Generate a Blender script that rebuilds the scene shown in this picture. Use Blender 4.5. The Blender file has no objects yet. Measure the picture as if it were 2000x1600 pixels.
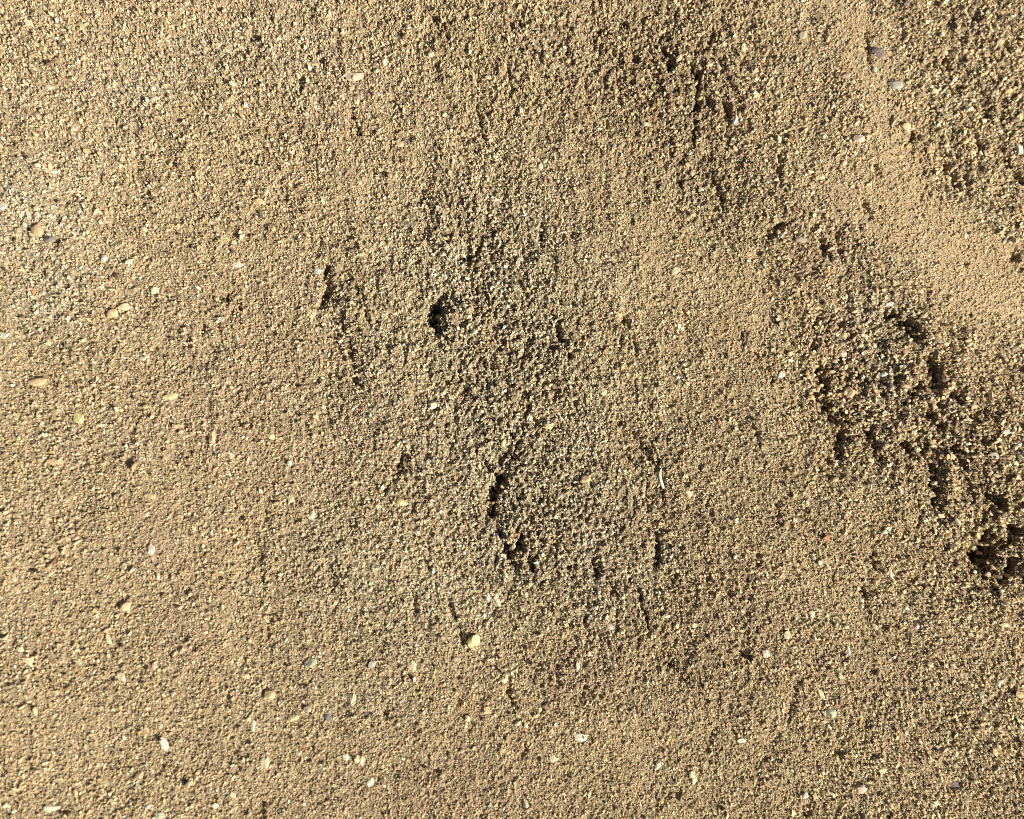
import bpy, math
import numpy as np
from mathutils import Vector, Matrix

# ------------------------------------------------------------------ camera, light, exposure
S = 0.0002                      # metres per photo pixel on the sand (frame is 0.40 m wide)
scene = bpy.context.scene
C = scene.collection

SUN_TO = Vector((0.80, -0.46, 0.62)).normalized()    # towards the sun
LENS, SENSOR = 40.0, 36.0
cam_data = bpy.data.cameras.new('camera')
cam_data.lens = LENS
cam_data.sensor_width = SENSOR
cam_data.clip_start = 0.01
cam_data.clip_end = 200.0
cam = bpy.data.objects.new('camera', cam_data)
C.objects.link(cam)
TILT = Vector((-0.058, -0.062, 1.0)).normalized()     # the upper right of the sand is nearer to the lens
DIST = 2000 * S * LENS / SENSOR
cam.location = TILT * DIST
zc = TILT
xc = Vector((0, 1, 0)).cross(zc).normalized()
yc = zc.cross(xc).normalized()
cam.rotation_euler = Matrix((xc, yc, zc)).transposed().to_euler()
cam_data.dof.use_dof = True
cam_data.dof.focus_distance = DIST + 0.004
cam_data.dof.aperture_fstop = 3.5
scene.camera = cam

world = bpy.data.worlds.new('World')
scene.world = world
world.use_nodes = True
wn, wl = world.node_tree.nodes, world.node_tree.links
wn.clear()
sky = wn.new('ShaderNodeTexSky')
sky.sky_type = 'NISHITA'
sky.sun_disc = False
sky.air_density = 0.5
sky.dust_density = 5.0
sky.ozone_density = 0.5
sky.sun_elevation = math.asin(SUN_TO.z)
sky.sun_rotation = math.atan2(SUN_TO.x, SUN_TO.y)
bg = wn.new('ShaderNodeBackground')
bg.inputs['Strength'].default_value = 0.05
wo = wn.new('ShaderNodeOutputWorld')
wl.new(sky.outputs[0], bg.inputs['Color'])
wl.new(bg.outputs[0], wo.inputs['Surface'])

sun = bpy.data.lights.new('sun', 'SUN')
sun.energy = 5.0
sun.angle = math.radians(0.5)
sun.color = (1.0, 0.94, 0.83)
sun_o = bpy.data.objects.new('sun', sun)
sun_o.rotation_euler = SUN_TO.to_track_quat('Z', 'Y').to_euler()
sun_o.location = SUN_TO * 3
C.objects.link(sun_o)

scene.view_settings.view_transform = 'Standard'
scene.view_settings.look = 'None'
scene.view_settings.gamma = 1.0
scene.view_settings.exposure = 0.54
scene.view_settings.use_curve_mapping = False
scene.cycles.use_denoising = False
scene.cycles.filter_width = 1.0
scene.cycles.max_bounces = 4
scene.cycles.diffuse_bounces = 3

# ------------------------------------------------------------------ photo pixel -> sand coordinates (in pixel units of size S)
cx_, cy_, cz_ = cam.location
def at(px, py):
    """photo pixel -> (x, y) on the sand plane, in units of S, y up, origin under the picture centre"""
    px = np.asarray(px, float); py = np.asarray(py, float)
    a = (px - 1000.0) / 2000.0 * SENSOR / LENS
    b = (800.0 - py) / 2000.0 * SENSOR / LENS
    dx = xc.x * a + yc.x * b - zc.x
    dy = xc.y * a + yc.y * b - zc.y
    dz = xc.z * a + yc.z * b - zc.z
    t = -cz_ / dz
    return (cx_ + dx * t) / S, (cy_ + dy * t) / S

# ------------------------------------------------------------------ noise
def _hash(ix, iy, seed):
    h = (ix.astype(np.int64) * 374761393 + iy.astype(np.int64) * 668265263 + seed * 974634777) & 0xFFFFFFFF
    h = ((h ^ (h >> 13)) * 1274126177) & 0xFFFFFFFF
    h = ((h ^ (h >> 16)) * 2246822519) & 0xFFFFFFFF
    return (h ^ (h >> 15)) & 0xFFFFFFFF

def noise(x, y, scale, seed):
    """gradient noise, about -1..1"""
    x = x / scale; y = y / scale
    ix = np.floor(x); iy = np.floor(y)
    fx = x - ix; fy = y - iy
    ux = fx * fx * fx * (fx * (fx * 6 - 15) + 10); uy = fy * fy * fy * (fy * (fy * 6 - 15) + 10)
    def g(ox, oy):
        a = _hash(ix + ox, iy + oy, seed) * (2 * math.pi / 4294967296.0)
        return np.cos(a) * (fx - ox) + np.sin(a) * (fy - oy)
    a = g(0, 0); b = g(1, 0); c = g(0, 1); d = g(1, 1)
    return 1.5 * ((a + (b - a) * ux) * (1 - uy) + (c + (d - c) * ux) * uy)

def fbm(x, y, scale, seed, octaves=3, gain=0.55):
    s = 0; a = 1.0
    for k in range(octaves):
        s = s + a * noise(x, y, scale / 2 ** k, seed + 17 * k)
        a *= gain
    return s

def cells(x, y, scale, seed):
    """distance to the nearest scattered point, 0..~1 (cobbly lumps)"""
    x = x / scale; y = y / scale
    ix = np.floor(x); iy = np.floor(y)
    best = np.full(x.shape, 9.0)
    for ox in (-1, 0, 1):
        for oy in (-1, 0, 1):
            h = _hash(ix + ox, iy + oy, seed)
            jx = (h & 0xFFFF) / 65536.0; jy = (h >> 16) / 65536.0
            best = np.minimum(best, (ix + ox + jx - x) ** 2 + (iy + oy + jy - y) ** 2)
    return np.sqrt(best)

# ------------------------------------------------------------------ where the sand is rough, smooth, pinkish, grey
def blobs(x, y, table):
    s = np.zeros(x.shape)
    for (px, py, rx, ry, ang, amp) in table:
        bx, by = at(px, py)
        ca, sa = math.cos(math.radians(ang)), math.sin(math.radians(ang))
        u = ((x - bx) * ca + (y - by) * sa) / rx
        v = (-(x - bx) * sa + (y - by) * ca) / ry
        s += amp * np.exp(-(u * u + v * v))
    return s

# (px, py, radius along, radius across, angle ccw, amount)
ROUGH = [
    (960, 620, 260, 300, 0, .55), (1060, 1010, 240, 210, 0, .55), (700, 620, 150, 170, 0, .25),
    (1720, 720, 130, 190, 20, .9), (1880, 920, 120, 130, 0, .75), (1960, 1080, 110, 90, 0, .9),
    (1340, 180, 130, 260, 10, .45), (1080, 90, 260, 130, 0, .25), (1870, 200, 150, 240, 0, .15),
    (880, 60, 100, 140, 20, .25), (560, 200, 200, 200, 0, .15), (1250, 1150, 160, 180, 0, .35),
    (1620, 700, 70, 260, 12, .3), (850, 460, 110, 90, 0, .2),
    (1690, 120, 65, 340, 14, -.50), (1780, 450, 220, 85, -25, -.60), (1930, 560, 150, 100, -20, -.50),
    (1230, 480, 200, 130, 0, -.15), (1440, 620, 120, 160, 0, -.2), (80, 1280, 130, 220, 0, -.2),
    (1560, 100, 60, 220, 8, -.3), (330, 1400, 220, 220, 0, -.1),
]
GREY = [(930, 560, 210, 260, 0, .55), (1050, 980, 260, 230, 0, .55), (420, 110, 120, 90, 0, .5), (50, 430, 120, 120, 0, .9), (120, 560, 70, 50, 0, .6), (230, 170, 70, 50, 0, .5), (620, 1090, 90, 90, 0, .4),
        (600, 90, 60, 130, 0, .45), (1160, 560, 90, 110, 0, .3), (730, 820, 170, 140, 0, .3), (210, 290, 60, 60, 0, .3),
        (1700, 610, 80, 60, 0, .6), (1730, 740, 60, 90, 0, .5), (1820, 800, 60, 60, 0, .4), (1330, 360, 70, 60, 0, .4), (720, 1370, 70, 50, 0, .4),
        (800, 1180, 140, 120, 0, .35), (260, 180, 80, 60, 0, .3), (50, 640, 110, 80, 0, .3), (590, 1290, 50, 40, 0, .3), (1180, 1120, 150, 110, 0, .3)]
PINK = [(340, 1230, 50, 90, 0, .9), (900, 1530, 170, 90, 0, .6), (300, 1090, 60, 60, 0, .5), (540, 620, 170, 160, 0, .35),
        (1240, 170, 170, 180, 0, .35), (1620, 470, 110, 100, 0, .55), (1640, 680, 80, 110, 0, .6), (760, 900, 200, 120, 0, .5),
        (330, 90, 120, 70, 0, .3), (660, 170, 90, 120, 0, .4), (420, 760, 190, 170, 0, .3), (1240, 1010, 90, 90, 0, .4),
        (1760, 1330, 110, 120, 0, .5), (1470, 1160, 100, 100, 0, .5), (1350, 1330, 120, 90, 0, .4), (1120, 1330, 160, 90, 0, .35),
        (700, 140, 60, 60, 0, .3), (180, 1050, 110, 60, 0, .2), (1700, 60, 120, 50, 0, .2), (1850, 830, 110, 130, 0, .4)]
DARK = [(880, 1540, 180, 110, 0, .35), (1300, 150, 170, 240, 10, .45), (1700, 720, 130, 170, 20, .4), (1890, 930, 120, 150, 0, .35), (1590, 510, 90, 120, 0, .3),  # darker, slightly browner patches multiplied into the sand colour
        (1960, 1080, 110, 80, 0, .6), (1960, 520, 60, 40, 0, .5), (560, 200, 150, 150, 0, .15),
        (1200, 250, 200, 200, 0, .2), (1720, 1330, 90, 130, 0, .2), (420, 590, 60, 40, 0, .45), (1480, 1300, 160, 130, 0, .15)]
PALER = [(1640, 110, 90, 300, 12, .8), (1770, 450, 230, 100, -25, 1.0), (1930, 600, 150, 140, -20, .9), (60, 1280, 130, 160, 0, .4), (120, 1500, 200, 120, 0, .3), (1480, 600, 90, 160, 0, .3)]  # paler patches of sand colour, mostly along the smooth ridge
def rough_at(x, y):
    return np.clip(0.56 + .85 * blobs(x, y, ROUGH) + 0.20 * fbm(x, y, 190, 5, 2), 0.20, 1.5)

# pits and cracks: points along the stroke, half width, depth (photo pixels)
PITS = [
    ([(868, 578), (850, 596), (828, 612)], 6, 15), ([(828, 612), (848, 634), (870, 660)], 6, 15), ([(850, 606), (842, 618)], 14, 40), ([(846, 622), (856, 640)], 11, 30),
    ([(638, 520), (634, 545), (634, 592)], 8, 12), ([(648, 618), (676, 650), (688, 700), (694, 745)], 6, 8), ([(660, 546), (690, 552), (706, 575), (720, 630)], 4, 7),
    ([(640, 565), (630, 590)], 9, 14), ([(906, 505), (924, 500), (936, 484)], 7, 12), ([(818, 450), (842, 472)], 8, 11), ([(880, 495), (903, 506)], 6, 9), ([(950, 430), (957, 452)], 5, 7),
    ([(930, 205), (945, 262), (962, 316)], 4, 8), ([(1058, 440), (1058, 480)], 5, 9), ([(1078, 612), (1090, 650), (1106, 684), (1118, 700)], 6, 12),
    ([(1214, 618), (1222, 632)], 7, 9), ([(1214, 640), (1212, 690)], 5, 7), ([(1236, 655), (1244, 700)], 5, 6), ([(1450, 652), (1449, 672)], 5, 9), ([(1470, 690), (1500, 720), (1507, 746)], 5, 7),
    ([(935, 690), (945, 712)], 8, 12), ([(895, 720), (905, 765), (930, 775)], 5, 8), ([(1018, 770), (1040, 762)], 5, 8), ([(1120, 780), (1130, 800)], 6, 8),
    ([(948, 905), (960, 912)], 8, 12), ([(1000, 850), (988, 890), (968, 905)], 7, 10), ([(978, 935), (966, 960), (960, 985)], 11, 26), ([(955, 990), (966, 1012)], 9, 15), ([(985, 925), (1012, 865)], 5, 9),
    ([(1014, 1040), (1018, 1065), (1004, 1082)], 9, 19), ([(988, 1068), (1000, 1098), (1008, 1112)], 8, 15), ([(972, 1030), (980, 1046)], 8, 12), ([(1036, 1098), (1040, 1116)], 8, 12),
    ([(1008, 965), (1015, 985)], 7, 10), ([(1118, 940), (1125, 960)], 6, 7), ([(1128, 1005), (1150, 1010)], 7, 9), ([(1075, 1050), (1082, 1070)], 6, 9),
    ([(1110, 1108), (1118, 1125)], 7, 10), ([(1163, 1098), (1168, 1118)], 8, 15), ([(1180, 1120), (1200, 1160)], 6, 9), ([(786, 882), (780, 915), (772, 925)], 7, 11), ([(762, 938), (750, 965)], 6, 8),
    ([(800, 1018), (830, 1012)], 4, 5), ([(1205, 820), (1240, 850), (1268, 890), (1285, 920)], 7, 8), ([(1285, 895), (1292, 940), (1300, 985)], 5, 7), ([(1215, 880), (1235, 905)], 7, 8),
    ([(1283, 1045), (1287, 1075), (1282, 1105)], 7, 15), ([(1248, 1150), (1258, 1190), (1268, 1228)], 5, 12), ([(1228, 1125), (1244, 1150)], 6, 9), ([(1305, 1275), (1312, 1300), (1328, 1325)], 9, 13),
    ([(1142, 1205), (1150, 1240)], 6, 9), ([(1172, 1240), (1180, 1250)], 6, 8),
    ([(495, 1045), (505, 1090), (512, 1145)], 6, 6), ([(455, 980), (470, 1010), (482, 1040)], 5, 6), ([(878, 1180), (892, 1215), (905, 1250)], 6, 11), ([(806, 1150), (812, 1195)], 7, 9),
    ([(530, 1200), (520, 1240)], 7, 6), ([(640, 1100), (652, 1150)], 8, 7),
    ([(838, 18), (858, 52), (884, 95)], 6, 8), ([(1000, 45), (1002, 72)], 7, 10), ([(992, 120), (1000, 190)], 6, 6), ([(905, 90), (935, 160)], 5, 6), ([(1300, 95), (1310, 128)], 10, 14),
    ([(1210, 150), (1212, 205), (1224, 235)], 6, 9), ([(1160, 40), (1172, 60)], 6, 7), ([(1357, 130), (1366, 160), (1362, 210)], 8, 16), ([(1416, 200), (1424, 220)], 8, 12), ([(1360, 250), (1350, 285)], 7, 8),
    ([(1390, 60), (1392, 95)], 7, 9), ([(1322, 340), (1330, 362)], 7, 9), ([(1395, 350), (1410, 380), (1416, 412)], 7, 10), ([(1520, 345), (1520, 300)], 5, 6), ([(1240, 120), (1252, 90)], 6, 6), ([(1500, 460), (1522, 440)], 9, 10),
    ([(1600, 470), (1612, 490)], 8, 9), ([(1632, 460), (1645, 510)], 6, 7), ([(1095, 200), (1090, 235)], 5, 5),
    ([(1846, 105), (1850, 130)], 8, 11), ([(1872, 150), (1876, 170)], 6, 7), ([(1780, 265), (1778, 285)], 8, 9), ([(1842, 305), (1850, 335), (1868, 360)], 9, 11), ([(1886, 345), (1892, 378)], 8, 9),
    ([(1925, 210), (1930, 225)], 8, 9), ([(1965, 320), (1998, 352)], 9, 12), ([(1705, 325), (1710, 350)], 5, 6), ([(1680, 395), (1695, 430)], 5, 5), ([(1890, 245), (1912, 282)], 7, 7), ([(1905, 40), (1885, 20)], 8, 8),
    ([(1960, 85), (1970, 100)], 7, 7), ([(1975, 500), (1998, 520)], 14, 8), ([(1855, 75), (1860, 20)], 6, 5), ([(1695, 120), (1690, 60)], 6, 5),
    ([(1740, 612), (1768, 625), (1786, 640)], 15, 26), ([(1790, 655), (1805, 665)], 10, 10), ([(1820, 700), (1832, 722), (1838, 745)], 14, 18), ([(1790, 765), (1808, 755)], 10, 16), ([(1750, 730), (1756, 745)], 9, 12),
    ([(1605, 725), (1610, 760)], 13, 26), ([(1598, 775), (1616, 792), (1626, 815)], 12, 24), ([(1640, 800), (1662, 830)], 9, 12), ([(1640, 845), (1636, 890)], 8, 13), ([(1695, 840), (1706, 870), (1712, 890)], 10, 15),
    ([(1765, 862), (1782, 884)], 10, 19), ([(1822, 910), (1828, 960), (1836, 1012)], 9, 17), ([(1868, 880), (1882, 905)], 11, 16), ([(1892, 940), (1896, 975)], 7, 11), ([(1790, 805), (1830, 815), (1840, 830)], 11, 15), ([(1865, 770), (1880, 790)], 8, 9),
    ([(1590, 620), (1586, 680)], 8, 8), ([(1925, 800), (1900, 815)], 7, 6), ([(1940, 965), (1958, 985)], 12, 20), ([(1922, 945), (1930, 955)], 8, 10), ([(1912, 1085), (1928, 1098), (1940, 1075)], 19, 32), ([(1926, 1062), (1934, 1042)], 11, 20),
    ([(1982, 1032), (1998, 1040)], 11, 18), ([(1950, 1050), (1975, 1055)], 8, 12), ([(1955, 1140), (1975, 1125), (1984, 1098)], 9, 14), ([(1910, 1115), (1928, 1130)], 8, 12), ([(1995, 1088), (1975, 1092)], 7, 10),
    ([(1706, 1085), (1710, 1105)], 9, 12), ([(1786, 1210), (1790, 1226)], 9, 8), ([(1452, 1276), (1464, 1288)], 9, 12), ([(1478, 1085), (1482, 1105)], 7, 8), ([(1560, 1330), (1540, 1410)], 6, 4), ([(1685, 1150), (1690, 1165)], 7, 7),  # the dent beside the round lilac-white pebble stands in for its cast shadow
    ([(1470, 830), (1480, 865)], 6, 6), ([(1430, 1180), (1420, 1150)], 7, 7), ([(1320, 905), (1330, 925)], 5, 5), ([(1515, 985), (1520, 1010)], 6, 6), ([(1380, 985), (1392, 1010)], 6, 6),
    ([(490, 62), (505, 78)], 9, 9), ([(585, 155), (592, 172)], 8, 9), ([(560, 240), (585, 250)], 9, 9), ([(690, 225), (700, 260)], 5, 7), ([(620, 100), (630, 130)], 6, 6), ([(315, 95), (330, 112)], 5, 6), ([(240, 205), (290, 210)], 4, 5),
    ([(545, 265), (560, 270)], 6, 6), ([(690, 205), (685, 240)], 6, 7), ([(95, 465), (108, 472)], 10, 6), ([(265, 15), (280, 22)], 5, 6), ([(275, 370), (290, 385)], 8, 7), ([(480, 305), (500, 320)], 6, 6),
    ([(418, 585), (445, 578), (470, 600)], 7, 8), ([(245, 330), (255, 350)], 7, 6), ([(310, 280), (318, 300)], 4, 5), ([(550, 370), (560, 390)], 6, 5), ([(395, 635), (398, 650)], 5, 6),
    ([(678, 1382), (712, 1362), (740, 1350)], 4, 7), ([(745, 1385), (758, 1402)], 8, 9), ([(992, 1345), (1000, 1375)], 5, 9), ([(1136, 1360), (1142, 1345)], 6, 6), ([(1020, 1475), (1024, 1462)], 7, 7), ([(640, 1400), (655, 1405)], 6, 5),
    ([(383, 1272), (410, 1252)], 3, 6), ([(100, 1102), (125, 1085)], 3, 6), ([(230, 1180), (238, 1170), (250, 1166)], 3, 6), ([(510, 1358), (514, 1346), (526, 1342)], 3, 6), ([(40, 1095), (55, 1110)], 10, 6),
    ([(1380, 1470), (1395, 1420)], 6, 4), ([(1485, 1490), (1500, 1478)], 8, 7), ([(1575, 1590), (1580, 1575)], 8, 7), ([(1310, 1545), (1325, 1550)], 10, 7), ([(1860, 1535), (1880, 1532)], 10, 5), ([(1630, 1470), (1640, 1475)], 7, 6),
]
CRUMB = [
    (930, 470, 110, 120, 0, .85), (960, 640, 160, 160, 0, .95), (690, 610, 60, 120, 0, .6), (1100, 660, 80, 100, 0, .5), (960, 800, 150, 120, 0, .7), (1030, 1000, 120, 130, 0, .9), (1190, 1060, 120, 130, 0, .7),
    (1270, 900, 60, 120, 0, .5), (860, 1120, 90, 110, 0, .4), (1270, 1240, 80, 110, 0, .5), (780, 920, 50, 70, 0, .4), (1700, 700, 95, 130, 30, 1.25), (1840, 850, 110, 110, 30, 1.2), (1960, 1060, 80, 90, 0, 1.3), (1620, 780, 50, 120, 0, 1.1),
    (1330, 190, 150, 230, 0, .9), (1150, 100, 170, 170, 0, .65), (1440, 60, 90, 120, 0, .6), (1380, 380, 80, 90, 0, .6), (1570, 470, 80, 60, -30, .6), (1870, 180, 110, 180, 0, .45), (1850, 340, 80, 70, 0, .6), (1980, 330, 50, 60, 0, .8), (1000, 130, 120, 120, 0, .4), (870, 60, 60, 90, 0, .5),
    (560, 180, 110, 120, 0, .4), (230, 200, 80, 60, 0, .3), (440, 590, 60, 40, 0, .5), (250, 350, 50, 60, 0, .3), (730, 1380, 60, 40, 0, .5), (1220, 650, 40, 60, 0, .5), (1480, 700, 50, 60, 0, .4), (500, 1090, 30, 100, 0, .3), (640, 1110, 60, 80, 0, .3),
    (1450, 1180, 90, 110, 0, .4), (1480, 1290, 80, 60, 0, .35), (1700, 1100, 50, 50, 0, .4), (950, 280, 50, 80, 0, .35), (1500, 1560, 90, 60, 0, .3), (1720, 1350, 90, 110, 0, .3), (1640, 1450, 100, 70, 0, .25), (40, 460, 100, 90, 0, .5), (620, 820, 90, 150, 0, .3), (420, 760, 120, 120, 0, .3), (420, 130, 90, 80, 0, .4), (600, 60, 60, 90, 0, .5), (620, 1090, 90, 90, 0, .35), (1120, 1280, 120, 80, 0, .4),
]
FINE = [(930, 560, 190, 230, 0, .9), (1040, 980, 230, 260, 0, 1.0), (700, 640, 90, 150, 0, .5), (1230, 760, 120, 160, 0, .5), (800, 1050, 120, 160, 0, .5), (1720, 780, 160, 170, 30, .6)]
COARSE = [(1700, 700, 130, 150, 30, 1.2), (1840, 860, 130, 130, 30, 1.2), (1960, 1070, 100, 110, 0, 1.2), (1630, 780, 70, 130, 0, .8), (1360, 170, 70, 140, 0, .6), (1870, 250, 110, 190, 0, .5)]
# low mounds and hollows: px, py, rx, ry, angle, height (photo pixels)
FORMS = [
    (890, 615, 42, 38, 0, 11), (690, 595, 34, 42, 10, 9), (1045, 980, 70, 60, 0, 5), (1700, 700, 110, 100, 40, -16), (1660, 800, 70, 90, 15, -12), (1840, 850, 100, 120, 30, -16),
    (1960, 1070, 80, 60, 0, -22), (1760, 460, 260, 100, -35, 15), (1660, 160, 80, 260, 15, 10), (1560, 560, 60, 240, 8, 14), (1350, 260, 110, 260, 12, -9), (1250, 480, 200, 120, 0, 12),
    (960, 990, 60, 110, 10, -6), (860, 570, 90, 110, 0, -4), (1470, 700, 60, 200, 8, 9), (1180, 950, 90, 120, 0, 8), (640, 650, 60, 140, -10, -4), (905, 400, 90, 90, 0, 4),
    (1240, 940, 60, 170, 12, -4), (760, 700, 70, 170, 0, 8), (1650, 1000, 180, 120, 10, 10), (1300, 1180, 60, 130, 8, -8), (500, 1100, 50, 140, 0, -7), (1100, 640, 60, 90, 15, 9),
    (1760, 670, 24, 20, 0, 9), (1700, 760, 30, 36, 0, 10), (1740, 690, 30, 26, 0, 8), (1790, 720, 22, 18, 0, 8), (1665, 870, 22, 60, 5, 9), (1745, 850, 26, 40, 0, 9), (1855, 935, 18, 60, 5, 9), (1960, 1010, 26, 18, 0, 9), (1940, 1110, 14, 12, 0, 14),
]

def relief(x, y, r=None, fine=True):
    """height of the sand, in units of S"""
    if r is None:
        r = rough_at(x, y)
    h = 6 * fbm(x, y, 420, 1, 2) + blobs(x, y, FORMS)
    # wind and water furrows, roughly up and down the slope, fanning slightly
    fan = x + 0.10 * y - 0.00016 * x * y
    top = 1 / (1 + np.exp(-(y - 250) / 150.0))
    h += (2.0 + 2.2 * top) * r * fbm(fan + 6 * noise(x, y, 60, 8), y * 0.30, 34, 21, 2)
    h += 4.2 * r * fbm(x, y, 74, 31, 3)
    h += 3.6 * r * (0.5 - cells(x + 6 * noise(x, y, 17, 3), y + 6 * noise(x, y, 17, 4), 27, 41))
    h += 3.2 * r * np.clip(noise(x, y, 13, 44), -1, .5)
    h += 2.2 * np.clip(r, .1, 1.3) * (0.5 - cells(x + 3 * noise(x, y, 7, 45), y + 3 * noise(x, y, 7, 46), 8.5, 42)) + 1.8 * np.clip(r, .1, 1.3) * noise(x, y, 9, 47)
    # crumbled ground: many small broken holes where the crust has been disturbed
    cr = np.clip(blobs(x, y, CRUMB), 0, 1.3)
    wx = x + 7 * noise(x, y, 21, 51); wy = y + 9 * noise(x, y, 21, 52)
    big = np.clip(blobs(x, y, COARSE), 0, 1)
    a_ = fbm(wx * 1.15, wy * .75, 30, 53, 3, .7)
    b_ = fbm(wx, wy * .8, 13, 54, 2, .7)
    c_ = fbm(x + 3 * noise(x, y, 9, 57), (y + 4 * noise(x, y, 9, 58)) * .8, 9, 56, 2, .6)
    h -= cr * (19 * (.42 + .36 * big) * np.clip(a_ - .28, 0, .9) + 10.5 * np.clip(b_ - .24, 0, .9)) - cr * big * 5 * np.clip(-a_ - .1, 0, .8)
    h -= cr * (1 - .4 * big) * 11 * np.clip(c_ - .15, 0, .8)
    fz = np.clip(blobs(x, y, FINE), 0, 1)
    h += fz * (3.2 * noise(x, y, 7.5, 91) + 2.8 * (.5 - cells(x, y, 10, 92)))
    h += top * r * 1.0 * fbm(fan, y * .32, 13, 59, 2)
    # ragged pits
    jx = x + 4.5 * noise(x, y, 17, 61) + 4.5 * noise(x, y, 7, 63); jy = y + 5.5 * noise(x, y, 17, 62) + 4.5 * noise(x, y, 7, 64)
    pit = np.zeros(x.shape)
    for pts, w, d in PITS:
        soft = pts[0][0] < 1500 and d < 14          # the small dents away from the right-hand hollow are shallow
        w, d = (w * .85, d * (.5 if pts[0][0] < 1000 and pts[0][1] > 1000 and len(pts) > 1 and pts[0][0] < 940 else .8)) if soft else (w, d)
        q = [at(*p) for p in pts]
        qx = [float(p[0]) for p in q]; qy = [float(p[1]) for p in q]
        m = (x > min(qx) - 3 * w - 14) & (x < max(qx) + 3 * w + 14) & (y > min(qy) - 3 * w - 14) & (y < max(qy) + 3 * w + 14)
        idx = np.nonzero(m)
        if not len(idx[0]):
            continue
        X = jx[idx]; Y = jy[idx]
        best = np.full(X.shape, 1e9)
        for (ax, ay), (bx, by) in zip(zip(qx, qy), list(zip(qx, qy))[1:]):
            L = (bx - ax) ** 2 + (by - ay) ** 2 + 1e-6
            t = np.clip(((X - ax) * (bx - ax) + (Y - ay) * (by - ay)) / L, 0, 1)
            best = np.minimum(best, np.hypot(X - ax - t * (bx - ax), Y - ay - t * (by - ay)))
        brk = np.clip(.72 + .85 * noise(X, Y, 21, 65) + .7 * noise(X, Y, 9, 66), .0, 1.25)
        pit[idx] = np.maximum(pit[idx], d * brk * PITK * np.exp(-(best / (w * .85)) ** 2))
    h -= pit
    if fine:
        h += np.clip(r, .15, 1.1) * (2.4 * noise(x, y, 6, 71) + 1.3 * noise(x, y, 3.6, 72))
    return h
PITK = 2.0

# ------------------------------------------------------------------ materials
def new_mat(name):
    m = bpy.data.materials.new(name)
    m.use_nodes = True
    n, l = m.node_tree.nodes, m.node_tree.links
    return m, n, l, n['Principled BSDF']

def sand_material():
    m, n, l, b = new_mat('sand_earth')
    att = n.new('ShaderNodeAttribute'); att.attribute_name = 'tint'
    tc = n.new('ShaderNodeTexCoord')
    n1 = n.new('ShaderNodeTexNoise'); n1.inputs['Scale'].default_value = 900; n1.inputs['Detail'].default_value = 3
    n1.inputs['Roughness'].default_value = .7
    l.new(tc.outputs['Object'], n1.inputs['Vector'])
    cr = n.new('ShaderNodeValToRGB')
    cr.color_ramp.elements[0].position = .33; cr.color_ramp.elements[0].color = (.62, .60, .56, 1)
    cr.color_ramp.elements[1].position = .68; cr.color_ramp.elements[1].color = (1.28, 1.27, 1.22, 1)
    l.new(n1.outputs['Fac'], cr.inputs['Fac'])
    mx = n.new('ShaderNodeMixRGB'); mx.blend_type = 'MULTIPLY'; mx.inputs['Fac'].default_value = 1
    l.new(att.outputs['Color'], mx.inputs['Color1']); l.new(cr.outputs['Color'], mx.inputs['Color2'])
    l.new(mx.outputs['Color'], b.inputs['Base Color'])
    b.inputs['Roughness'].default_value = .95
    b.inputs['Specular IOR Level'].default_value = .15
    bp = n.new('ShaderNodeBump'); bp.inputs['Strength'].default_value = .6; bp.inputs['Distance'].default_value = .0006
    n2 = n.new('ShaderNodeTexNoise'); n2.inputs['Scale'].default_value = 1400; n2.inputs['Detail'].default_value = 2
    l.new(tc.outputs['Object'], n2.inputs['Vector'])
    l.new(n2.outputs['Fac'], bp.inputs['Height']); l.new(bp.outputs['Normal'], b.inputs['Normal'])
    return m

def grain_material():
    m, n, l, b = new_mat('sand_grain')
    att = n.new('ShaderNodeAttribute'); att.attribute_name = 'grain_color'; att.attribute_type = 'INSTANCER'
    l.new(att.outputs['Color'], b.inputs['Base Color'])
    b.inputs['Roughness'].default_value = .75
    b.inputs['Specular IOR Level'].default_value = .15
    return m

def stone_material(name, col, rough=.7, vein=.25):
    m, n, l, b = new_mat(name)
    tc = n.new('ShaderNodeTexCoord')
    n1 = n.new('ShaderNodeTexNoise'); n1.inputs['Scale'].default_value = 700; n1.inputs['Detail'].default_value = 4
    l.new(tc.outputs['Object'], n1.inputs['Vector'])
    cr = n.new('ShaderNodeValToRGB')
    cr.color_ramp.elements[0].position = .35
    cr.color_ramp.elements[0].color = tuple(c * (1 - vein) for c in col) + (1,)
    cr.color_ramp.elements[1].position = .65
    cr.color_ramp.elements[1].color = tuple(min(.9, c * (1 + vein * .5)) for c in col) + (1,)
    l.new(n1.outputs['Fac'], cr.inputs['Fac']); l.new(cr.outputs['Color'], b.inputs['Base Color'])
    b.inputs['Roughness'].default_value = rough
    b.inputs['Specular IOR Level'].default_value = .35
    bp = n.new('ShaderNodeBump'); bp.inputs['Strength'].default_value = .5; bp.inputs['Distance'].default_value = .0003
    l.new(n1.outputs['Fac'], bp.inputs['Height']); l.new(bp.outputs['Normal'], b.inputs['Normal'])
    return m

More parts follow.
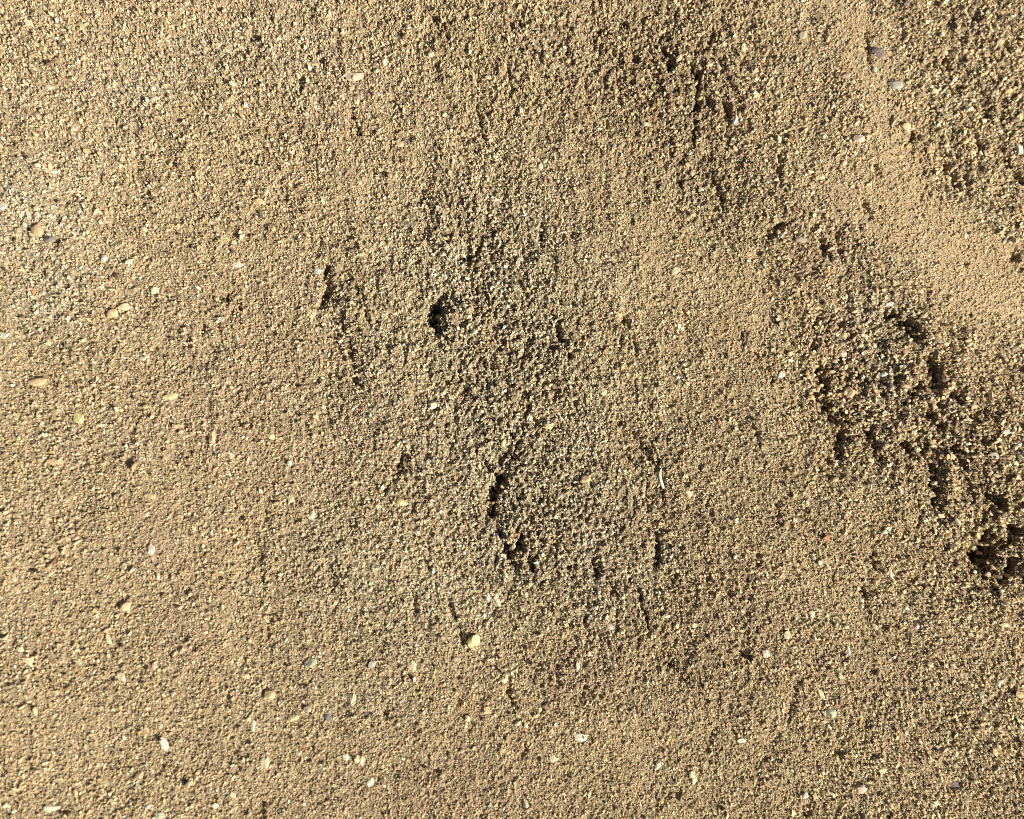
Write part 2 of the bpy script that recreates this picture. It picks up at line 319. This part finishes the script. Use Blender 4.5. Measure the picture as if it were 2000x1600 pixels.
TAN = np.array((.470, .367, .217)); PINKC = np.array((.43, .322, .215)); GREYC = np.array((.50, .432, .30)); DARKC = np.array((.66, .62, .58))
def tint_at(x, y):
    g = np.clip(blobs(x, y, GREY) + .24 * fbm(x, y, 110, 81, 3), 0, 1)[:, None]
    p = np.clip(blobs(x, y, PINK) + .30 * fbm(x, y, 90, 82, 2), 0, 1)[:, None]
    d = np.clip(blobs(x, y, DARK), 0, 1)[:, None]
    c = TAN * (1 - g) + GREYC * g
    c = c * (1 - .8 * p) + PINKC * .8 * p
    c = c * (1 - d * .45) + c * DARKC * d * .45
    paler = np.clip(blobs(x, y, PALER), 0, 1)
    return c * (1 + .05 * fbm(x, y, 300, 83, 2) + .09 * paler)[:, None]

# ------------------------------------------------------------------ the sand: one sheet, fine in view, widening out to metres beyond
def axis(lo, hi, step, far):
    core = np.arange(lo, hi + step, step)
    out = []; s = step; v = core[-1]
    while v < far:
        s *= 1.04 if v < 2700 else 1.25; v += s; out.append(v)
    inn = []; s = step; v = core[0]
    while v > -far:
        s *= 1.04 if v > -2700 else 1.25; v -= s; inn.append(v)
    return np.concatenate([inn[::-1], core, out])
def far_at(x, y):
    return np.clip((np.maximum(np.abs(x) / 1130, np.abs(y) / 920) - 1.0) * .8, 0, 1)
def ground(x, y, r):
    f = far_at(x, y)
    return relief(x, y, r) * (1 - f) + f * (14 * fbm(x, y, 1400, 99, 2) + 5 * fbm(x, y, 120, 98, 2) + 4 * fbm(x, y, 40, 97, 2))
ax = axis(-1130, 1130, 2.05, 60000)
ay = axis(-920, 920, 2.05, 60000)
nx, ny = len(ax), len(ay)
GX, GY = np.meshgrid(ax, ay)
gx, gy = GX.ravel(), GY.ravel()
rr = rough_at(gx, gy)
far = far_at(gx, gy)
gz = ground(gx, gy, rr)
co = np.empty((nx * ny, 3), np.float32)
co[:, 0] = gx * S; co[:, 1] = gy * S; co[:, 2] = gz * S
me = bpy.data.meshes.new('sand')
me.vertices.add(nx * ny)
me.vertices.foreach_set('co', co.ravel())
i = np.arange((ny - 1) * nx).reshape(ny - 1, nx)[:, :-1].ravel()
quads = np.stack([i, i + 1, i + nx + 1, i + nx], 1).astype(np.int32)
nf = len(quads)
me.loops.add(nf * 4)
me.loops.foreach_set('vertex_index', quads.ravel())
me.polygons.add(nf)
me.polygons.foreach_set('loop_start', np.arange(0, nf * 4, 4, dtype=np.int32))
me.update(calc_edges=True)
me.polygons.foreach_set('use_smooth', np.ones(nf, bool))
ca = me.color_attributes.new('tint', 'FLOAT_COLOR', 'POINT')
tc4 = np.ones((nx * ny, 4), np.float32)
tc4[:, :3] = tint_at(gx, gy) * (.92 - .40 * np.clip(rr * 1.1 - .1, 0, 1) * (1 - .8 * far))[:, None]  # shade of the gaps between grains put into the sheet colour where rough
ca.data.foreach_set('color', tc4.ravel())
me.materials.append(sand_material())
sand = bpy.data.objects.new('sand', me)
sand['kind'] = 'structure'
sand['label'] = 'damp tan sand surface with pits, cracks and a smooth ridge'
C.objects.link(sand)

# ------------------------------------------------------------------ shapes of stones
def ico(sub):
    import bmesh
    bm = bmesh.new()
    bmesh.ops.create_icosphere(bm, subdivisions=sub, radius=1.0)
    bm.verts.ensure_lookup_table()
    v = np.array([p.co[:] for p in bm.verts]); f = [[q.index for q in p.verts] for p in bm.faces]
    bm.free()
    return v, f
ICO1, ICO2, ICO3 = ico(1), ico(2), ico(3)

def chipped(base, rng, cuts, bump=.06):
    """a rounded lump with flat faces knocked off it, radius about 1"""
    v = base[0].copy()
    for k in range(cuts):
        nrm = rng.normal(size=3); nrm /= np.linalg.norm(nrm)
        d = rng.uniform(.45, .85)
        over = v @ nrm - d
        v -= np.outer(np.clip(over, 0, None) * .92, nrm)
    v *= 1 + bump * rng.normal(size=(len(v), 1))
    return v

# ------------------------------------------------------------------ loose grains over the whole patch
rng = np.random.default_rng(11)
W0, H0 = 1180, 960
def scatter(n, med, sig, rmin, rmax, lift, where=None, outside=0):
    x = rng.uniform(-W0, W0, n); y = rng.uniform(-H0, H0, n)
    if outside:                                   # the ground round the fine patch, thinning out with distance
        x = rng.uniform(-outside, outside, n); y = rng.uniform(-outside, outside, n)
        q_ = np.maximum(np.abs(x) - W0, np.abs(y) - H0)
        m_ = (q_ > -60) & (rng.uniform(size=n) < 1.25 - q_ / (outside - W0) * 1.2)
        x, y = x[m_], y[m_]; n = len(x)
    r = rough_at(x, y)
    thin = 1 / (1 + .9 * np.clip((x - 150) / 750, 0, 1) + .45 * np.clip((-x - 250) / 700, 0, 1))
    keep = rng.uniform(size=n) < np.clip(.7 + .9 * r, .5, 1) * thin
    if where:
        keep &= rng.uniform(size=n) < np.clip(blobs(x, y, where), 0, 1)
    x, y, r = x[keep], y[keep], r[keep]
    n = len(x)
    # coarser grains towards the edges of the patch, finest near its middle
    edge = np.clip(np.hypot(x - 0, y + 0) / 1000.0, 0, 1)
    coarse = (.65 + .35 * np.clip(r * 2.2, 0, 1)) * (1 + .50 * np.clip((x - 250) / 750, 0, 1) + .18 * np.clip((-x - 250) / 700, 0, 1) + .12 * np.clip((y - 250) / 500, 0, 1))
    rad = np.clip(np.exp(rng.normal(math.log(med), sig, n)), rmin, rmax) * coarse
    h = ground(x, y, r)
    z = h + rad * (lift + rng.uniform(-.7, 1.1, n) * np.clip(r * 1.6, .4, 1.15))
    return x, y, z, rad, r
sets = [scatter(930000, 1.15, .38, .6, 3.2, .15), scatter(30000, 2.3, .36, 1.4, 6.0, .10),
        scatter(70000, 2.3, .32, 1.5, 4.8, .35, COARSE), scatter(60000, 2.2, .30, 1.6, 4.5, .45, FINE),
        scatter(560000, 2.5, .38, 1.4, 6.0, .15, None, 2700)]
x = np.concatenate([s[0] for s in sets]); y = np.concatenate([s[1] for s in sets]); z = np.concatenate([s[2] for s in sets])
rad = np.concatenate([s[3] for s in sets]); rg = np.concatenate([s[4] for s in sets])
n = len(x)
base = tint_at(x, y)
fzg = np.clip(blobs(x, y, FINE), 0, 1)
base = TAN + (base - TAN) * rng.uniform(.2, 1.7, n)[:, None]
val = np.exp(rng.normal(0, .34, n) * (np.clip(rg * 1.8, .45, 1) + .35 * fzg) + .10 * fzg)[:, None]
hue = rng.normal(0, .06, n)[:, None]
col = base * val * 1.06 * (1 + hue * np.array((1, 0, -1.6)))
pick = rng.uniform(size=n) / np.clip(rg * 2, .25, 1) / np.where(rad > 3.2, .45, 1)
def put(lo, hi, c, j=.15):
    m = (pick >= lo) & (pick < hi)
    col[m] = np.array(c) * np.exp(rng.normal(0, j, m.sum()))[:, None]
put(.0, .07, (.74, .62, .38)); put(.07, .088, (.70, .62, .44)); put(.088, .15, (.20, .13, .075), .3); put(.15, .18, (.10, .075, .06), .3)
put(.18, .225, (.50, .34, .25)); put(.225, .25, (.42, .38, .25)); put(.26, .275, (.60, .55, .28)); put(.275, .28, (.45, .22, .12))
col = np.clip(col, .02, .85)
rot = rng.uniform(-math.pi, math.pi, (n, 3))
rot[:, 0] = rng.normal(0, .5, n); rot[:, 1] = rng.normal(0, .5, n)
# grains turned and stretched outward from the centre, imitating radial lens streaks
ang = np.arctan2(y, x)
far_ = np.clip(np.hypot(x, y) / 700 - .35, 0, 1)
rot[:, 2] = np.where(rng.uniform(size=n) < .75 * far_, ang + rng.normal(0, .35, n), rot[:, 2])
scl = np.stack([rad * rng.uniform(1.0, 1.35, n) * (1 + .25 * far_), rad * rng.uniform(.75, 1.0, n), rad * rng.uniform(.6, .95, n)], 1) * S

pm = bpy.data.meshes.new('sand_grains')
pm.vertices.add(n)
pm.vertices.foreach_set('co', (np.stack([x, y, z], 1) * S).astype(np.float32).ravel())
def attr(name, typ, field, data):
    a = pm.attributes.new(name, typ, 'POINT')
    a.data.foreach_set(field, data)
attr('grain_rot', 'FLOAT_VECTOR', 'vector', rot.astype(np.float32).ravel())
attr('grain_scale', 'FLOAT_VECTOR', 'vector', scl.astype(np.float32).ravel())
attr('grain_kind', 'INT', 'value', rng.integers(0, 8, n).astype(np.int32))
attr('grain_color', 'FLOAT_COLOR', 'color', np.concatenate([col, np.ones((n, 1))], 1).astype(np.float32).ravel())

gm = grain_material()
shapes = bpy.data.collections.new('grain_shapes')          # never linked to the scene: only the node group reads it
for k in range(8):
    v = chipped(ICO1, rng, 7, .10)
    m_ = bpy.data.meshes.new('grain_shape')
    m_.from_pydata(v.tolist(), [], ICO1[1])
    m_.materials.append(gm)
    m_.polygons.foreach_set('use_smooth', [False] * len(m_.polygons))
    shapes.objects.link(bpy.data.objects.new('grain_shape', m_))

ng = bpy.data.node_groups.new('scatter_grains', 'GeometryNodeTree')
ng.interface.new_socket('Geometry', in_out='INPUT', socket_type='NodeSocketGeometry')
ng.interface.new_socket('Geometry', in_out='OUTPUT', socket_type='NodeSocketGeometry')
N, Lk = ng.nodes, ng.links
gi = N.new('NodeGroupInput'); go = N.new('NodeGroupOutput')
ci = N.new('GeometryNodeCollectionInfo'); ci.inputs['Collection'].default_value = shapes
ci.inputs['Separate Children'].default_value = True; ci.inputs['Reset Children'].default_value = True
ip = N.new('GeometryNodeInstanceOnPoints'); ip.inputs['Pick Instance'].default_value = True
def named(name, typ):
    a = N.new('GeometryNodeInputNamedAttribute'); a.data_type = typ; a.inputs['Name'].default_value = name
    return a.outputs['Attribute']
m2p = N.new('GeometryNodeMeshToPoints')
e2r = N.new('FunctionNodeEulerToRotation')
Lk.new(gi.outputs[0], m2p.inputs['Mesh']); Lk.new(m2p.outputs['Points'], ip.inputs['Points'])
Lk.new(ci.outputs[0], ip.inputs['Instance'])
Lk.new(named('grain_kind', 'INT'), ip.inputs['Instance Index'])
Lk.new(named('grain_rot', 'FLOAT_VECTOR'), e2r.inputs[0]); Lk.new(e2r.outputs[0], ip.inputs['Rotation'])
Lk.new(named('grain_scale', 'FLOAT_VECTOR'), ip.inputs['Scale'])
Lk.new(ip.outputs[0], go.inputs[0])
grains = bpy.data.objects.new('sand_grains', pm)
C.objects.link(grains)
md = grains.modifiers.new('scatter', 'NODES'); md.node_group = ng
grains['kind'] = 'stuff'; grains['label'] = 'loose coarse sand grains covering the ground'; grains['category'] = 'sand'


# ------------------------------------------------------------------ pebbles, chips and bits of twig one can pick out
COL = {
    'cream': (.68, .59, .36), 'white': (.72, .67, .48), 'yellowish': (.72, .62, .30), 'tan': (.62, .46, .25), 'pink': (.54, .42, .31), 'lilac-white': (.60, .51, .42),
    'orange': (.52, .37, .21), 'reddish': (.38, .18, .11), 'purple-grey': (.22, .17, .15), 'dark grey': (.19, .17, .15), 'blue-grey': (.40, .38, .31),
    'pale grey': (.60, .58, .46), 'greenish-grey': (.40, .41, .28), 'brown': (.22, .14, .08),
}
MATS = {k: stone_material(k.replace('-', '_').replace(' ', '_') + '_stone', v, .6 if k == 'white' else .8) for k, v in COL.items()}
# photo px, py, length, width, angle ccw, colour, form
P = [
    (57, 45, 27, 12, -30, 'cream', 'sliver'), (42, 22, 10, 8, 0, 'cream', 'chip'), (120, 86, 13, 11, 0, 'purple-grey', 'pebble'), (105, 335, 31, 13, -5, 'white', 'pointed chip'),
    (8, 405, 20, 13, 0, 'pale grey', 'chip'), (74, 452, 22, 26, 20, 'orange', 'pebble'), (96, 467, 22, 18, -30, 'dark grey', 'pebble'), (202, 503, 16, 17, 0, 'lilac-white', 'squarish chip'),
    (465, 517, 24, 12, -8, 'white', 'chip'), (283, 447, 18, 9, -35, 'cream', 'sliver'), (568, 294, 17, 14, -60, 'cream', 'chip'), (620, 528, 15, 14, 0, 'lilac-white', 'chip'),
    (505, 396, 22, 13, 0, 'tan', 'pebble'), (483, 40, 18, 13, 30, 'cream', 'chip'), (232, 540, 17, 12, 0, 'brown', 'pebble'), (98, 170, 14, 10, 0, 'pale grey', 'chip'),
    (840, 110, 12, 11, 0, 'pink', 'pebble'), (693, 148, 36, 22, 0, 'pink', 'flat flake'), (1320, 530, 24, 15, 35, 'cream', 'chip'), (782, 280, 20, 13, 0, 'tan', 'chip'),
    (966, 390, 17, 11, -20, 'white', 'chip'), (1056, 325, 11, 15, 0, 'cream', 'chip'), (1262, 243, 13, 9, 0, 'cream', 'chip'), (1165, 170, 9, 15, 0, 'cream', 'sliver'),
    (1476, 188, 14, 14, 0, 'cream', 'chip'), (1452, 93, 13, 18, 0, 'cream', 'chip'), (1568, 2, 16, 11, 0, 'cream', 'chip'), (1566, 71, 17, 18, 0, 'cream', 'pebble'),
    (1745, 168, 32, 18, 0, 'blue-grey', 'smooth pebble'), (1713, 105, 27, 18, -30, 'purple-grey', 'pebble'), (1646, 153, 22, 13, 0, 'pink', 'chip'), (1832, 146, 20, 16, 0, 'cream', 'chip'),
    (1823, 180, 20, 15, 0, 'cream', 'pebble'), (1765, 252, 22, 19, 0, 'tan', 'pebble'), (1625, 210, 12, 12, 0, 'pale grey', 'chip'), (1672, 275, 26, 15, 0, 'pink', 'pebble'),
    (1880, 460, 10, 17, 0, 'cream', 'chip'), (1370, 372, 11, 12, 0, 'white', 'chip'), (1558, 470, 19, 14, -15, 'pink', 'chip'), (1692, 364, 15, 10, 0, 'cream', 'chip'), (1990, 292, 17, 22, 30, 'white', 'chip'),
    (245, 600, 30, 15, -8, 'cream', 'rounded chip'), (218, 613, 24, 16, 10, 'tan', 'pebble'), (303, 568, 17, 13, 0, 'white', 'chip'), (76, 745, 38, 16, 4, 'tan', 'long pebble'), (332, 775, 30, 13, 12, 'yellowish', 'long chip'),
    (10, 655, 24, 14, 0, 'pale grey', 'pebble'), (111, 902, 34, 13, 0, 'orange', 'flat flake'), (110, 923, 24, 9, 15, 'white', 'pointed chip'), (453, 893, 10, 17, 0, 'cream', 'chip'), (611, 612, 14, 34, -18, 'yellowish', 'long chip'),
    (530, 853, 16, 12, 0, 'yellowish', 'pebble'), (463, 660, 10, 13, 0, 'blue-grey', 'pebble'), (568, 975, 13, 15, 0, 'cream', 'chip'), (295, 970, 26, 13, 0, 'tan', 'chip'), (610, 1008, 12, 17, 0, 'white', 'chip'),
    (280, 700, 15, 8, 0, 'white', 'chip'), (415, 855, 13, 24, 0, 'tan', 'long pebble'),
    (845, 790, 17, 17, 0, 'cream', 'pebble'), (990, 600, 14, 12, 0, 'pale grey', 'chip'), (1178, 765, 16, 15, 0, 'cream', 'chip'), (1292, 936, 12, 40, 12, 'pale grey', 'long curved sliver'), (785, 981, 23, 13, -15, 'yellowish', 'pebble'),
    (1007, 1045, 17, 14, 0, 'reddish', 'pebble'), (1345, 966, 20, 17, 0, 'cream', 'chip'), (1140, 937, 26, 21, 30, 'tan', 'smooth pebble'), (1070, 831, 20, 15, 0, 'yellowish', 'pebble'), (984, 865, 11, 17, 0, 'yellowish', 'chip'),
    (1522, 733, 17, 12, 0, 'white', 'chip'), (1638, 902, 20, 9, -30, 'white', 'sliver'), (1785, 905, 13, 10, 0, 'white', 'chip'), (1942, 890, 16, 14, 0, 'white', 'chip'), (1983, 905, 15, 12, 30, 'cream', 'chip'),
    (1648, 690, 18, 15, 0, 'pink', 'pebble'), (1740, 592, 26, 11, 10, 'pale grey', 'chip'), (1730, 1035, 22, 11, 35, 'pale grey', 'chip'), (1970, 845, 30, 13, 0, 'pale grey', 'flat flake'), (1665, 765, 26, 22, 0, 'tan', 'smooth pebble'),
    (296, 1074, 15, 20, 0, 'lilac-white', 'squarish chip'), (213, 1250, 11, 22, 0, 'cream', 'pointed chip'), (58, 1292, 30, 13, -32, 'cream', 'sliver'), (40, 1268, 14, 10, 0, 'cream', 'chip'), (240, 1322, 18, 22, 20, 'cream', 'three-cornered chip'),
    (302, 1300, 13, 14, 0, 'pink', 'chip'), (320, 1453, 17, 28, 12, 'white', 'big chip'), (313, 1418, 9, 14, 0, 'cream', 'chip'), (495, 1420, 10, 24, 5, 'white', 'upright sliver'), (520, 1491, 18, 24, 25, 'cream', 'three-cornered chip'),
    (585, 1470, 14, 12, 0, 'cream', 'chip'), (641, 1400, 20, 13, -45, 'dark grey', 'angular pebble'), (689, 1364, 20, 28, 10, 'cream', 'chip'), (573, 1402, 20, 15, 20, 'yellowish', 'pebble'), (103, 1578, 32, 15, 0, 'white', 'rounded chip'),
    (293, 1574, 15, 9, 0, 'lilac-white', 'chip'), (421, 1573, 14, 12, 30, 'white', 'chip'), (313, 1592, 18, 12, 0, 'greenish-grey', 'pebble'), (455, 1551, 13, 14, 0, 'cream', 'chip'), (243, 1183, 22, 20, 0, 'tan', 'round pebble'),
    (526, 1356, 20, 20, 0, 'tan', 'round pebble'), (601, 1385, 15, 13, 0, 'pink', 'pebble'), (696, 1482, 17, 15, 0, 'cream', 'pebble'), (607, 1294, 24, 16, 0, 'greenish-grey', 'pebble'), (480, 1320, 20, 11, -10, 'tan', 'pebble'),
    (925, 1251, 27, 24, 0, 'yellowish', 'big pebble'), (985, 1326, 13, 25, -25, 'cream', 'chip'), (806, 1298, 20, 24, 0, 'cream', 'chip'), (950, 1386, 17, 14, 0, 'tan', 'pebble'), (1127, 1300, 8, 22, 0, 'pale grey', 'upright sliver'), (892, 1286, 16, 9, 0, 'pink', 'chip'),
    (1012, 1411, 17, 10, 30, 'cream', 'chip'), (1134, 1441, 24, 19, -20, 'pale grey', 'flat flake'), (1078, 1481, 18, 15, 20, 'cream', 'chip'), (1284, 1497, 13, 12, 0, 'white', 'chip'), (722, 1528, 15, 21, -25, 'white', 'chip'), (676, 1480, 13, 12, 0, 'white', 'chip'),
    (707, 1486, 10, 18, 0, 'cream', 'chip'), (971, 1171, 12, 26, 15, 'white', 'upright chip'), (953, 1166, 9, 16, 12, 'pale grey', 'sliver'), (1227, 1126, 14, 11, 0, 'white', 'chip'), (1303, 1204, 15, 7, 0, 'cream', 'chip'), (1192, 1223, 14, 13, 0, 'lilac-white', 'chip'), (1026, 1569, 14, 17, 0, 'pink', 'pebble'),
    (727, 1295, 18, 14, 30, 'blue-grey', 'pebble'), (1795, 1222, 20, 19, 0, 'lilac-white', 'round pebble'), (1890, 1204, 13, 11, 0, 'white', 'chip'), (1960, 1220, 20, 9, -10, 'cream', 'chip'), (1657, 1271, 8, 18, 0, 'white', 'upright sliver'), (1640, 1319, 14, 10, -40, 'cream', 'chip'),
    (1605, 1357, 28, 11, -42, 'cream', 'long sliver'), (1950, 1334, 18, 12, 45, 'white', 'chip'), (1448, 1447, 17, 9, 0, 'white', 'chip'), (1536, 1240, 14, 17, 0, 'cream', 'chip'), (1726, 1505, 18, 15, 30, 'cream', 'chip'), (1833, 1459, 14, 12, 0, 'cream', 'chip'), (1870, 1537, 28, 15, -10, 'purple-grey', 'pebble'),
    (1628, 1555, 17, 12, 0, 'cream', 'chip'), (1572, 1553, 14, 12, 0, 'pale grey', 'chip'), (1495, 1275, 16, 17, 0, 'lilac-white', 'chip'), (1355, 1222, 11, 10, 0, 'cream', 'chip'), (1885, 1142, 17, 12, -40, 'cream', 'chip'), (1825, 1570, 17, 13, 0, 'white', 'chip'),
    (1622, 1392, 24, 20, 0, 'greenish-grey', 'pebble'), (1355, 1523, 11, 18, 10, 'cream', 'chip'), (1739, 1120, 7, 24, 18, 'pale grey', 'upright sliver'), (1683, 1543, 24, 18, 0, 'pink', 'pebble'), (1585, 1200, 13, 14, 0, 'cream', 'chip'), (1710, 1225, 16, 8, -45, 'cream', 'sliver'),
    (1350, 1512, 12, 13, 0, 'cream', 'pebble'), (300, 175, 11, 9, 0, 'pale grey', 'pebble'), (160, 425, 11, 9, 0, 'cream', 'chip'), (345, 440, 22, 10, 0, 'tan', 'chip'), (155, 815, 20, 22, 0, 'yellowish', 'pebble'), (197, 830, 22, 8, 5, 'cream', 'sliver'), (840, 985, 13, 10, 0, 'cream', 'chip'),
]
TW = [(1606, 921, 1624, 938, 1.9, 'brown', 'short dark brown twig lying below the dark crumbly hollow'), (1450, 650, 1449, 672, 3.0, 'brown', 'stubby reddish-black twig standing out of smooth sand right of centre'),
      (383, 1274, 411, 1252, 1.6, 'brown', 'thin dark root hair curving over fine sand at lower left'), (676, 1384, 742, 1352, 1.5, 'dark grey', 'long thin dark root bent over grey sand below centre'), (100, 1103, 124, 1086, 1.5, 'brown', 'thin brown straw lying near the left edge of the sand')]

BIG = {(320, 1453): 'the big white chip', (925, 1251): 'the big yellowish pebble', (1745, 168): 'the smooth blue-grey pebble', (1795, 1222): 'the round lilac-white pebble', (74, 452): 'the orange pebble', (1292, 936): 'the long curved sliver',
       (1007, 1045): 'the reddish pebble', (641, 1400): 'the angular dark pebble', (105, 335): 'the pointed white chip', (245, 600): 'the rounded cream chip', (1870, 1537): 'the low purple-grey pebble', (1320, 530): 'the lone cream chip on smooth sand',
       (103, 1578): 'the bottom-corner white chip', (1605, 1357): 'the long cream sliver', (111, 902): 'the flat orange flake', (1622, 1392): 'the largest greenish-grey pebble', (693, 148): 'the flat pink flake', (1134, 1441): 'the flat grey flake'}
MARKS = [((x_, y_), t) for (x_, y_), t in BIG.items()] + [((840, 612), 'the arrow-shaped dark hole'), ((965, 965), 'the long black pit below centre'), ((1925, 1088), 'the black pit at the edge'), ((1720, 700), 'the dark crumbly hollow'), ((650, 560), 'the cracked lump'),
         ((1780, 450), 'the smooth pale ridge'), ((1360, 170), 'the dark upright crevice'), ((920, 490), 'the dark patch of grains')]
OWN = {(320, 1453): 'big white chip, the largest bright one on fine sand at lower left', (925, 1251): 'big round yellowish pebble half sunk in sand below the centre', (1745, 168): 'smooth blue-grey oval pebble in blurred sand near the top right',
       (1795, 1222): 'round lilac-white pebble with a dark shadow beside it', (74, 452): 'orange pebble touching a dark grey one near the left edge', (96, 467): 'dark grey pebble touching the orange pebble', (1292, 936): 'long curved greenish-grey sliver standing on edge beside a crack',
       (1007, 1045): 'small reddish pebble in the mouth of a black pit', (641, 1400): 'angular dark grey pebble on pale sand at the bottom', (105, 335): 'bright white pointed chip on tan sand near the left edge', (245, 600): 'rounded cream chip resting against a tan pebble',
       (1870, 1537): 'low purple-grey pebble near the bottom right corner', (1320, 530): 'lone cream chip on the smooth sand right of centre', (103, 1578): 'rounded white chip close to the bottom left corner', (1605, 1357): 'long cream sliver lying aslant in the lower right sand',
       (111, 902): 'flat orange flake with a pointed white chip below it', (110, 923): 'pointed white chip just below the flat orange flake', (1622, 1392): 'largest greenish-grey pebble, pressed into sand at lower right', (693, 148): 'broad flat pink flake pressed flush into sand near the top',
       (1134, 1441): 'broad flat grey flake near the bottom, pressed into sand', (332, 775): 'long yellowish chip lying flat on sand left of centre', (76, 745): 'longest tan pebble, lying level near the left edge'}

def where(px, py):
    cand = sorted((math.hypot(px - m[0][0], py - m[0][1]), m) for m in MARKS if m[0] != (px, py))
    return cand
def direction(px, py, m):
    a = math.degrees(math.atan2(m[1] - py, px - m[0])) % 360
    return ['to the right of', 'up and right of', 'straight above', 'up and left of', 'to the left of', 'down and left of', 'straight below', 'down and right of'][int((a + 22.5) // 45) % 8]
used_labels = {}
def label_for(px, py, ln, wd, col, form):
    if (px, py) in OWN:
        return OWN[(px, py)]
    reg = 'at ' + ['upper', 'mid', 'lower'][min(2, int(py / 533.4))] + ' ' + ['left', 'centre', 'right'][min(2, int(px / 666.7))] + ','
    size = 'tiny' if max(ln, wd) < 14 else 'small' if max(ln, wd) < 19 else 'larger'
    if any(w in form for w in ('long', 'big', 'flat')):
        size = ''
    for d, m in where(px, py)[:6]:
        dist = 'close by,' if d < 70 else 'a way off,' if d < 170 else reg
        t = ' '.join(f"{size} {col} {form} {dist} {direction(px, py, m[0])} {m[1]}".split())
        if t not in used_labels:
            used_labels[t] = 1
            return t
    raise RuntimeError('no label left')

def pebble_mesh(name, rng, hx, hy, hz, form, mat):
    pebbly = 'pebble' in form
    base = ICO3 if max(hx, hy) > 9 else ICO2
    v = chipped(base, rng, 8 if pebbly else 14, .03)
    if not pebbly:
        v[:, 0] += .25 * v[:, 1] * rng.uniform(-1, 1)
    if 'pointed' in form or 'three' in form:
        v[:, 1] *= np.clip(1.0 - .55 * v[:, 0], .15, 1.6) if 'pointed' in form else 1
        v[:, 0] *= np.clip(1.0 + .55 * v[:, 1], .2, 1.6) if 'three' in form else 1
    if 'curved' in form:
        v[:, 0] += .9 * (v[:, 1] ** 2 - .4)
    v = v / np.abs(v).max(axis=0)
    v = v * np.array((hx, hy, hz)) * S
    m = bpy.data.meshes.new(name)
    m.from_pydata(v.tolist(), [], base[1])
    m.materials.append(mat)
    m.polygons.foreach_set('use_smooth', ['round' in form or 'smooth' in form] * len(m.polygons))
    return m

rs = np.random.default_rng(5)
xs, ys = at([p[0] for p in P], [p[1] for p in P])
hs = relief(xs, ys, None, False)
for k, (px, py, ln, wd, a, colr, form) in enumerate(P):
    kind = 'pebble' if 'pebble' in form else 'stone_flake' if 'flake' in form else 'stone_chip'
    hz = min(ln, wd) * (.34 if kind == 'pebble' else .22 if kind == 'stone_chip' else .14)
    m = pebble_mesh(kind, rs, ln / 2 * 1.08, wd / 2 * 1.08, max(hz, 2.5), form, MATS[colr])
    o = bpy.data.objects.new(kind, m)
    o.location = (xs[k] * S, ys[k] * S, (hs[k] + max(hz, 2.5) * .18 + 1.5) * S)
    o.rotation_euler = (rs.normal(0, .08), rs.normal(0, .08), math.radians(a))
    o['label'] = label_for(px, py, ln, wd, colr, form)
    o['category'] = {'pebble': 'pebble', 'stone_flake': 'stone flake', 'stone_chip': 'stone chip'}[kind]
    o['group'] = {'pebble': 'pebbles in the sand', 'stone_flake': 'flat flakes in the sand', 'stone_chip': 'pale chips in the sand'}[kind]
    C.objects.link(o)

def twig(x0, y0, x1, y1, r, colr, label, seed):
    rt = np.random.default_rng(seed)
    ax_, ay_ = at(x0, y0); bx_, by_ = at(x1, y1)
    nseg, ns = 9, 7
    t = np.linspace(0, 1, nseg)
    L = math.hypot(bx_ - ax_, by_ - ay_)
    ux, uy = (bx_ - ax_) / L, (by_ - ay_) / L
    bend = L * .10 * np.sin(t * math.pi) + rt.normal(0, .02 * L, nseg)
    X = ax_ + (bx_ - ax_) * t - uy * bend; Y = ay_ + (by_ - ay_) * t + ux * bend
    Z = float(np.max(relief(X, Y, None, False))) * .5 + relief(X, Y, None, False) * .5 + r + 2.5
    vs, fs = [], []
    for i_ in range(nseg):
        rad_ = r * (1.15 - .55 * t[i_]) * rt.uniform(.85, 1.15)
        for j in range(ns):
            w = 2 * math.pi * j / ns
            vs.append(((X[i_] - uy * math.cos(w) * rad_) * S, (Y[i_] + ux * math.cos(w) * rad_) * S, (Z[i_] + math.sin(w) * rad_) * S))
    for i_ in range(nseg - 1):
        for j in range(ns):
            fs.append([i_ * ns + j, i_ * ns + (j + 1) % ns, (i_ + 1) * ns + (j + 1) % ns, (i_ + 1) * ns + j])
    fs.append(list(range(ns))); fs.append([(nseg - 1) * ns + j for j in range(ns)][::-1])
    o_ = Vector((float(np.mean(X)) * S, float(np.mean(Y)) * S, float(np.mean(Z)) * S))
    m = bpy.data.meshes.new('twig')
    m.from_pydata([tuple(Vector(q) - o_) for q in vs], [], fs)
    m.materials.append(MATS[colr]); m.update()
    o = bpy.data.objects.new('twig', m); o.location = o_
    o['label'] = label; o['category'] = 'twig'; o['group'] = 'dark twigs and root hairs on the sand'
    C.objects.link(o)
for k, q in enumerate(TW):
    twig(*q, 40 + k)
